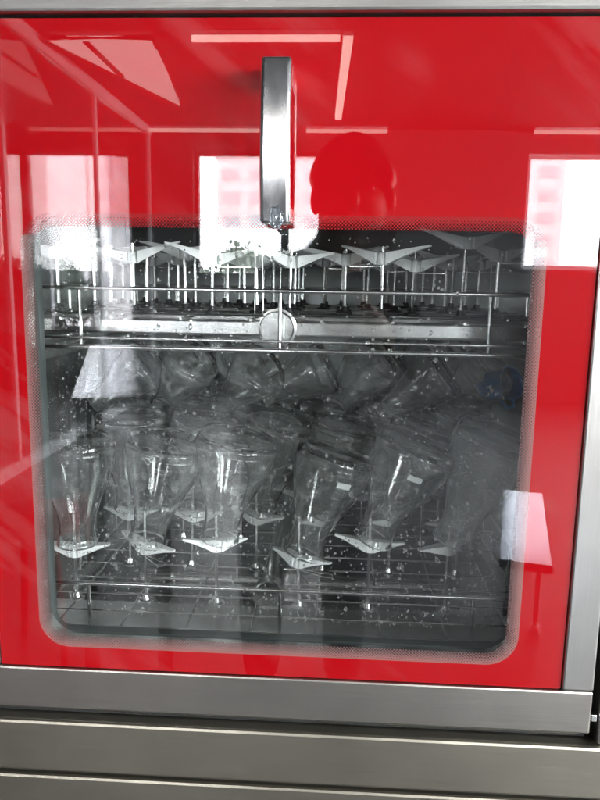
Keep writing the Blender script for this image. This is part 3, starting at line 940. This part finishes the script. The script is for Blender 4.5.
MB().box(BX0, BX1, -0.006, 0.62, 0.641, 0.7050).build("fascia", M['steel_low'], wm, bevel=0.0035)
MB().box(BX0 + 0.002, BX1 - 0.002, 0.006, 0.62, 0.6365, 0.6408).build("seam", M['black'], wm)
MB().box(BX0, BX1, -0.006, 0.62, 0.10, 0.6362).build("base_panel", M['steel_low'], wm, bevel=0.0035)
MB().box(BX0 + 0.03, BX1 - 0.03, 0.04, 0.60, 0.0, 0.0995).build("plinth", M['black'], wm)

# washing chamber, open towards the door
CX0, CX1, CZ0, CZ1, CY0, CY1 = -0.398, 0.283, 0.712, 1.44, 0.048, 0.60
ch = MB()
ch.box(CX0, CX0 + 0.003, CY0, CY1, CZ0, CZ1).box(CX1 - 0.003, CX1, CY0, CY1, CZ0, CZ1)
ch.box(CX0 + 0.003, CX1 - 0.003, CY0, CY1 - 0.003, CZ0, CZ0 + 0.003).box(CX0 + 0.003, CX1 - 0.003, CY0, CY1 - 0.003, CZ1 - 0.003, CZ1)
chb = ch.build("chamber", M['chamber'], wm)
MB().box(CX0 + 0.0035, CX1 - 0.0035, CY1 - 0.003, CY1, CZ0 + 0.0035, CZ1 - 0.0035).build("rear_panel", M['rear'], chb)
MB().prism([(CY0 + 0.002, 0.7665), (CY0 + 0.03, 0.768), (0.20, 0.752), (0.23, 0.7165), (CY0 + 0.002, 0.7165)], lambda u, v, d: (d, u, v), CX0 + 0.004, CX1 - 0.004).build("sill", M['sill'], chb, bevel=0.002)
for x in (CX0 + 0.012, CX1 - 0.012):
    for z in (0.742, 1.100):
        MB().box(x - 0.008, x + 0.008, CY0 + 0.02, CY1 - 0.01, z - 0.004, z + 0.004).build("rack_rail", M['wire'], chb)
MB().tube([(-0.30, 0.32, 0.735), (0.18, 0.32, 0.735)], 0.013, 12).lathe([(0, 0.0), (0.03, 0.0), (0.03, 0.02), (0.015, 0.035), (0, 0.035)], 20, origin=(-0.06, 0.32, 0.72)).build("spray_arm", M['wire'], chb, smooth=40)

# ------------------------------------------------------------------ racks with spray nozzles
def nozzle_meshes(h):
    sp = MB().tube([(0, 0, 0.004), (0, 0, h)], 0.0021, 8).mesh("spray_nozzle", M['wire'], 40)
    ft = MB().lathe([(0, 0), (0.0105, 0), (0.0105, 0.0028), (0.006, 0.0040), (0.0045, 0.010), (0, 0.010)], 16).mesh("foot", M['wire'], 40)
    return sp, ft
def clip_mesh(rise, reach=1.0):
    clip = MB()
    clip.lathe([(0.0023, -0.008), (0.0068, -0.008), (0.0052, 0.006), (0.0023, 0.007)], 14, close=True)
    for a in (6, 174):
        ca, sa = math.cos(R(a)), math.sin(R(a))
        px, py = -sa, ca
        rows = []
        for (d, zt, zb, hw) in ((0.0048, 0.0065, -0.0075, 0.0075), (0.018, 0.0065 + rise * .3, -0.003 + rise * .32, 0.0066), (0.034, 0.006 + rise * .75, 0.0015 + rise * .75, 0.0046), (0.046, 0.0055 + rise, 0.0035 + rise, 0.0026)):
            d *= reach
            rows.append([(ca * d + px * s_ * hw, sa * d + py * s_ * hw, z) for s_, z in ((-1, zb), (1, zb), (1, zt), (-1, zt))])
        vs = [p for r_ in rows for p in r_]
        k_ = len(rows) - 1
        fs = [(0, 1, 2, 3), (k_ * 4, k_ * 4 + 3, k_ * 4 + 2, k_ * 4 + 1)]
        for i in range(k_):
            fs += [(i * 4 + j, i * 4 + (j + 1) % 4, (i + 1) * 4 + (j + 1) % 4, (i + 1) * 4 + j) for j in range(4)]
        clip.add(vs, fs)
    return clip.mesh("support_clip", M['clip'], 30)
CLIPS = {'low': clip_mesh(0.003), 'up': clip_mesh(0.010, 1.28)}
hoop = MB().tube([(0.006, 0, 0.002)] + [(0.045 + 0.006 * math.sin(R(t)), 0.006 * math.cos(R(t)), 0.003) for t in range(0, 181, 30)] + [(0.006, -0.004, 0.002)], 0.0007, 5).mesh("wire_loop", M['wire'], 40)

def rack(name, label, z0, z1, base, front_wires, post_x, spots, h, clips, rnd, style):
    t = empty(name, (0, 0, 0))
    tag(t, label, "rack", "racks in the washer")
    X0, X1, Y0, Y1 = -0.374, 0.259, 0.085, 0.575
    f = MB()
    for z, r in front_wires:
        f.tube([(X0, Y0, z), (X1, Y0, z)], r, 10)
        f.tube([(X0, Y1, z), (X1, Y1, z)], r, 8)
        f.tube([(X0, Y0, z), (X0, Y1, z)], r, 8)
        f.tube([(X1, Y0, z), (X1, Y1, z)], r, 8)
    for x in post_x:
        f.tube([(x, Y0 + 0.004, z0), (x, Y0 + 0.004, z1)], 0.0024, 8)
        f.tube([(x, Y1 - 0.004, z0), (x, Y1 - 0.004, z1)], 0.0022, 8)
    for y in (0.085, 0.25, 0.42, 0.575):
        for x in (X0 + 0.004, X1 - 0.004):
            f.tube([(x, y, z0), (x, y, z1)], 0.0022, 8)
    f.build("frame", M['wire'], t, smooth=40)
    g = MB()
    for i in range(10):
        y = 0.12 + i * 0.05
        g.tube([(X0, y, base), (X1, y, base)], 0.0014, 6)
    for i in range(8):
        x = X0 + 0.035 + i * 0.0805
        g.tube([(x, Y0, base - 0.003), (x, Y1, base - 0.003)], 0.0018, 6)
    g.build("wire_grid", M['wire'], t, smooth=40)
    sp, ft = nozzle_meshes(h)
    for i, (x, y) in enumerate(spots):
        o = link("spray_nozzle", sp, t, loc=(x, y, base))
        o.rotation_euler = (R(rnd.uniform(-1.5, 1.5)), R(rnd.uniform(-1.5, 1.5)), 0)
        link("foot", ft, o).data.materials[0] = M['wire'] if style == 'low' else M['black']
        if not clips[i]:
            continue
        c = link("support_clip", CLIPS[style], o, loc=(0, 0, clips[i] - base))
        tl = 9 if style == 'low' else 4
        c.rotation_euler = (R(rnd.uniform(-tl, tl)), R(rnd.uniform(-tl, tl)), R(rnd.uniform(-35, 35)))
        if rnd.random() < 0.4:
            w_ = link("wire_loop", hoop, o, loc=(0, 0, clips[i] - base - 0.012))
            w_.rotation_euler = (0, 0, R(rnd.uniform(-60, 60)))
    return t

rnd = random.Random(11)
low_rows = [(0.150, [-0.338, -0.244, -0.150, -0.040, 0.050, 0.150], [0.846, 0.853, 0.860, 0.842, 0.866, 0.867]),
            (0.268, [-0.300, -0.2066, -0.110, -0.012, 0.086, 0.184], [0.857] * 6),
            (0.380, [-0.338, -0.244, -0.148, -0.05, 0.048, 0.146], [0.862] * 6),
            (0.490, [-0.300, -0.204, -0.106, -0.01, 0.09, 0.188], [0.862] * 6)]
low_spots = [(x, y) for y, xs_, _ in low_rows for x in xs_]
low_clips = [c for _, _, cs in low_rows for c in cs]
lr = rack("lower_rack", "lower wire rack crowded with inverted flasks", 0.775, 0.831, 0.778, [(0.831, 0.0028), (0.774, 0.0020)], [-0.298, -0.0605, 0.174],
          low_spots, 0.125, low_clips, rnd, 'low')
MB().lathe([(0, 0), (0.019, 0), (0.0205, 0.002), (0.0205, 0.02), (0, 0.02)], 28).build("end_cap", M['wire'], lr, smooth=30, loc=(-0.078, 0.132, 0.800)).rotation_euler = (R(-90), 0, 0)
MB().tube([(-0.078, 0.152, 0.800), (-0.078, 0.55, 0.795)], 0.012, 14).build("feed_pipe", M['wire'], lr, smooth=40)

up_rows = [(0.150, [-0.345, -0.250, -0.153, -0.058, 0.054, 0.150], [1.232, 1.228, 1.227, 1.225, 1.2305, 1.250]),
           (0.215, [-0.300, -0.200, -0.105, 0.010, 0.098, 0.205], [1.230, 1.236, 1.226, 1.231, 1.224, 1.238]),
           (0.280, [-0.345, -0.27, -0.20, -0.13, -0.06, 0.01, 0.08, 0.15, 0.22], [1.231, 0, 0, 1.228, 0, 1.233, 0, 1.229, 0]),
           (0.345, [-0.31, -0.24, -0.165, -0.095, -0.02, 0.045, 0.115, 0.19], [0, 1.231, 0, 0, 1.231, 0, 1.231, 0]),
           (0.410, [-0.345, -0.27, -0.20, -0.13, -0.06, 0.01, 0.08, 0.15, 0.22], [1.231, 0, 1.23, 0, 1.231, 0, 1.229, 0, 1.231]),
           (0.475, [-0.31, -0.24, -0.165, -0.095, -0.02, 0.045, 0.115, 0.19], [1.231, 0, 0, 1.232, 0, 1.231, 0, 1.231]),
           (0.540, [-0.345, -0.27, -0.20, -0.13, -0.06, 0.01, 0.08, 0.15, 0.22], [0, 1.231, 0, 1.231, 0, 0, 1.23, 0, 1.231])]
up_spots = [(x, y) for y, xs_, _ in up_rows for x in xs_]
up_clips = [c for _, _, cs in up_rows for c in cs]
ur = rack("upper_rack", "upper wire rack of empty spray nozzles with white clips", 1.1225, 1.1900, 1.160, [(1.1900, 0.0026), (1.1333, 0.0018), (1.1225, 0.0030)],
          [-0.2965, -0.0645, 0.172], up_spots, 0.084, up_clips, rnd, 'up')
MB().box(-0.372, 0.257, 0.128, 0.146, 1.135, 1.1545).build("manifold", M['wire'], ur, bevel=0.003)
MB().lathe([(0, 0), (0.019, 0), (0.0205, 0.002), (0.0205, 0.012), (0.023, 0.0125), (0.023, 0.016), (0, 0.016)], 32).build("end_cap", M['wire'], ur, smooth=30, loc=(-0.0700, 0.111, 1.146)).rotation_euler = (R(-90), 0, 0)
MB().tube([(-0.07, 0.147, 1.144), (-0.07, 0.57, 1.144)], 0.012, 14).build("feed_pipe", M['wire'], ur, smooth=40)
for y in (0.215, 0.280, 0.345, 0.410, 0.475, 0.540):
    MB().box(-0.365, 0.250, y - 0.006, y + 0.006, 1.1480, 1.1568).build("cross_pipe", M['wire'], ur, bevel=0.0015)
MB().tube([(-0.098, 0.13, 1.158), (-0.098, 0.13, 1.262), (-0.0965, 0.13, 1.266), (-0.094, 0.13, 1.2675), (-0.0915, 0.13, 1.266), (-0.090, 0.13, 1.262), (-0.088, 0.13, 1.158)], 0.0005, 6).build("wire_hoop", M['wire'], ur, smooth=40)

# ------------------------------------------------------------------ conical flasks, neck down over the nozzles
def flask_mesh():
    HT = 0.145
    outp = [(0.0, 0.0024), (0.036, 0.0016), (0.0440, 0.0), (0.0486, 0.0018), (0.0510, 0.0064), (0.0516, 0.012), (0.0508, 0.020), (0.0478, 0.036), (0.0425, 0.054),
            (0.0362, 0.072), (0.0302, 0.088), (0.0260, 0.101), (0.0236, 0.112), (0.0228, 0.122), (0.0230, 0.133), (0.0243, 0.1385), (0.0262, 0.1412), (0.0264, 0.1434), (0.0250, 0.1450)]
    inp = [(0.0234, 0.1448), (0.0218, 0.1400), (0.0211, 0.133), (0.0209, 0.122), (0.0217, 0.112), (0.0241, 0.101), (0.0283, 0.088), (0.0343, 0.072), (0.0406, 0.054),
           (0.0459, 0.036), (0.0487, 0.022), (0.0490, 0.0155), (0.0475, 0.0105), (0.0430, 0.0068), (0.036, 0.0060), (0.0, 0.0070)]
    prof = [(r, HT - z) for r, z in outp + inp]
    thick = MB().lathe(prof, 44).mesh("conical_flask", M['flask'], 50)
    shell = [p for p in outp if 0.0119 <= p[1] <= 0.1415]
    base = [(0.0, 0.0024), (0.036, 0.0016), (0.0440, 0.0), (0.0486, 0.0018), (0.0510, 0.0064), (0.0516, 0.0120), (0.0502, 0.0126), (0.0480, 0.0100), (0.0430, 0.0070), (0.036, 0.0062), (0.0, 0.0072)]
    lip = [(0.0262 + 0.0019 * math.cos(R(t)), 0.1426 + 0.0019 * math.sin(R(t))) for t in range(0, 360, 45)]
    mb = MB().lathe([(r, HT - z) for r, z in shell], 48)
    nf = len(mb.f)
    mb.lathe([(r, HT - z) for r, z in base], 48).lathe([(r, HT - z) for r, z in lip], 48, close=True)
    me = mb.mesh("conical_flask", M['flask_wall'], 50)
    me.materials.append(M['flask'])
    for p in me.polygons:
        p.material_index = 0 if p.index < nf else 1
    return thick, me
FL, FL_THIN = flask_mesh()
FL_HAZY = FL.copy()
FL_HAZY.materials[0] = M['flask_hazy']
def marking_mesh():
    """printed field and graduation ticks lying on the cone"""
    def rad(z):   # z from the base
        P = [(0.0, 0.0516), (0.020, 0.0508), (0.036, 0.0478), (0.054, 0.0425), (0.072, 0.0362), (0.088, 0.0302)]
        for (a, ra), (b, rb) in zip(P, P[1:]):
            if a <= z <= b:
                return ra + (rb - ra) * (z - a) / (b - a)
        return 0.026
    mb = MB()
    def patch(a0, a1, z0, z1, nu, nv):
        vs = []
        for i in range(nu + 1):
            for j in range(nv + 1):
                a, z = R(a0 + (a1 - a0) * i / nu), z0 + (z1 - z0) * j / nv
                r = rad(z) + 0.00035
                vs.append((r * math.cos(a), r * math.sin(a), 0.145 - z))
        mb.add(vs, [(i * (nv + 1) + j, (i + 1) * (nv + 1) + j, (i + 1) * (nv + 1) + j + 1, i * (nv + 1) + j + 1) for i in range(nu) for j in range(nv)])
    patch(-10, 11, 0.028, 0.0355, 6, 3)
    for q, z in enumerate((0.042, 0.051, 0.060, 0.070, 0.080)):
        patch(-9, 4 if q % 2 else -1, z, z + 0.0004, 3, 1)
    return mb.mesh("marking", M['enamel'])
MK = marking_mesh()
GRP = "conical flasks in the lower rack"
def flask(x, y, z, right, toward, spin, label, marked=False):
    o = link("conical_flask", FL_HAZY if label.startswith('hazy') else FL if y < 0.36 else FL_THIN)
    o.location = (x, y, z)
    # tilt: base leans to the right (about y) and towards the viewer (about x)
    o.rotation_euler = (Matrix.Rotation(R(right), 3, 'Y') @ Matrix.Rotation(R(toward), 3, 'X') @ Matrix.Rotation(R(spin), 3, 'Z')).to_euler()
    tag(o, label, "flask", GRP)
    if marked:
        link("marking", MK, o)
    return o
frnd = random.Random(5)
front = [(1, 0, 90, "clear flask standing upright at the left end of the front row"),
         (13, 4, -20, "leaning clear flask, second from the left in the front row"),
         (11, 5, -140, "slightly leaning clear flask, third from the left in the front row"),
         (17, -3, -70, "leaning clear flask on the lowest hanging white clip"),
         (21, 6, -85, "leaning clear flask with a white printed patch facing the door"),
         (19, 2, 150, "hazy leaning clear flask at the right end of the front row")]
for (x, c, (r_, tw, spn, lb)) in zip(low_rows[0][1], low_rows[0][2], front):
    flask(x + 0.004, 0.150, c + 0.009, r_, tw, spn, lb, 'fourth' in lb or 'lowest' in lb or 'patch' in lb)
ORD = ["first", "second", "third", "fourth", "fifth", "sixth"]
t2 = [(2, 3), (10, 6), (14, 4), (12, 6), (17, 2), (15, 6)]
t3 = [(8, 6), (12, 8), (14, 8), (16, 8), (16, 8), (18, 6)]
t4 = [(10, 10)] * 6
for ri, (tl, nm) in enumerate(((t2, "second"), (t3, "third"), (t4, "rearmost"))):
    y, xs_, cs = low_rows[ri + 1]
    for i, (x, c) in enumerate(zip(xs_, cs)):
        flask(x + 0.004, y, c + 0.009, tl[i][0], tl[i][1], frnd.uniform(0, 360), "clear flask, %s from the left in the %s row of nozzles" % (ORD[i], nm))
# a loose second layer lying on the rear rows
loose = [(-0.360, 0.317, 1.014, 52, 8, "small loose flask at the left end of the heap's front line"),
         (-0.262, 0.318, 1.009, 36, 24, "small loose flask second from the left in the heap's front line"),
         (-0.169, 0.317, 1.013, 44, 30, "small loose flask third from the left in the heap's front line"),
         (-0.106, 0.313, 1.032, 64, 0, "small loose flask lying nearly flat midway along the heap's front line"),
         (0.000, 0.330, 1.012, 34, 28, "small loose flask third from the right in the heap's front line"),
         (0.070, 0.290, 1.014, 50, 12, "small loose flask second from the right in the heap's front line"),
         (0.166, 0.316, 1.008, 30, 36, "small loose flask at the right end of the heap's front line"),
         (-0.356, 0.502, 1.006, 30, 40, "small loose flask behind the left end of the heap"),
         (-0.298, 0.416, 1.024, 58, 10, "small loose flask lying nearly flat second from the left in the heap's middle line"),
         (-0.184, 0.415, 1.019, 35, 46, "small loose flask third from the left in the heap's middle line"),
         (-0.021, 0.427, 1.009, -40, 30, "small loose flask leaning left across its neighbours in the heap's middle line"),
         (0.019, 0.408, 1.012, 50, 5, "small loose flask third from the right in the heap's middle line"),
         (0.110, 0.425, 1.017, 24, 30, "small loose flask second from the right in the heap's middle line"),
         (0.155, 0.431, 1.009, 44, 20, "small loose flask at the right end of the heap's middle line"),
         (-0.360, 0.570, 0.997, 58, 19, "small loose flask in the heap's back left corner"),
         (0.191, 0.506, 1.028, -57, 18, "small loose flask leaning left in the heap's back line"),
         (0.157, 0.572, 1.010, 43, 28, "small loose flask in the heap's back right corner")]
for (x, y, z, r_, tw, lb) in loose:
    o = flask(x, y, z, r_, tw, frnd.uniform(0, 360), lb)
    o.scale = (0.78, 0.78, 0.78)

# blue plastic beaker at the right of the heap
bk = MB().lathe([(0, 0), (0.026, 0), (0.029, 0.003), (0.031, 0.055), (0.034, 0.058), (0.032, 0.058), (0.0295, 0.054), (0.0272, 0.004), (0, 0.003)], 28).build("plastic_beaker", M['blue'], smooth=40)
bk.location = (0.222, 0.30, 1.055)
bk.rotation_euler = (R(50), R(65), 0)
bk.scale = (0.72, 0.72, 0.72)
tag(bk, "small dark blue plastic beaker lying at the right of the flasks", "beaker")
hb = MB().tube([(0.030, 0, 0.045), (0.048, 0, 0.042), (0.050, 0, 0.025), (0.030, 0, 0.015)], 0.003, 8).build("grip", M['blue'], bk, smooth=40)

# ------------------------------------------------------------------ water on the glass
wd = MB()
wr = random.Random(3)
def drop(x, z, r, squash=1.0):
    n, kk = 12, 4
    vs = []
    y0 = 0.0402
    for i in range(kk):
        a = PI / 2 * i / kk
        for j in range(n):
            b = 2 * PI * j / n
            vs.append((x + r * math.cos(a) * math.cos(b), y0 + r * 0.78 * math.sin(a), z + r * squash * math.cos(a) * math.sin(b)))
    vs.append((x, y0 + r * 0.78, z))
    fs = [tuple(range(n - 1, -1, -1))]
    for i in range(kk - 1):
        fs += [(i * n + j, i * n + (j + 1) % n, (i + 1) * n + (j + 1) % n, (i + 1) * n + j) for j in range(n)]
    fs += [((kk - 1) * n + j, (kk - 1) * n + (j + 1) % n, kk * n) for j in range(n)]
    wd.add(vs, fs)
x0, x1, z0, z1 = WX - WHX + 0.016, WX + WHX - 0.016, WZ - WHZ + 0.020, WZ + WHZ - 0.016
count = 0
while count < 9000:
    x, z = wr.uniform(x0, x1), wr.uniform(z0, z1)
    u, v = (x - x0) / (x1 - x0), (z - z0) / (z1 - z0)
    dens = 0.42 + 0.7 * math.exp(-u * 3.5) * (1 if v < 0.62 else 0.5) + 0.75 * math.exp(-v * 7) - (0.25 if v > 0.8 else 0)
    if wr.random() > dens:
        continue
    r = min(0.0022, 0.00043 * math.exp(wr.gauss(0, 0.6)))
    drop(x, z, r, wr.choice((1, 1, 1.3, 1.7)))
    count += 1
wo = wd.build("water_droplets", M['drop'], smooth=60)
tag(wo, "scattered water droplets clinging to the inside of the door window", "water", kind="stuff")
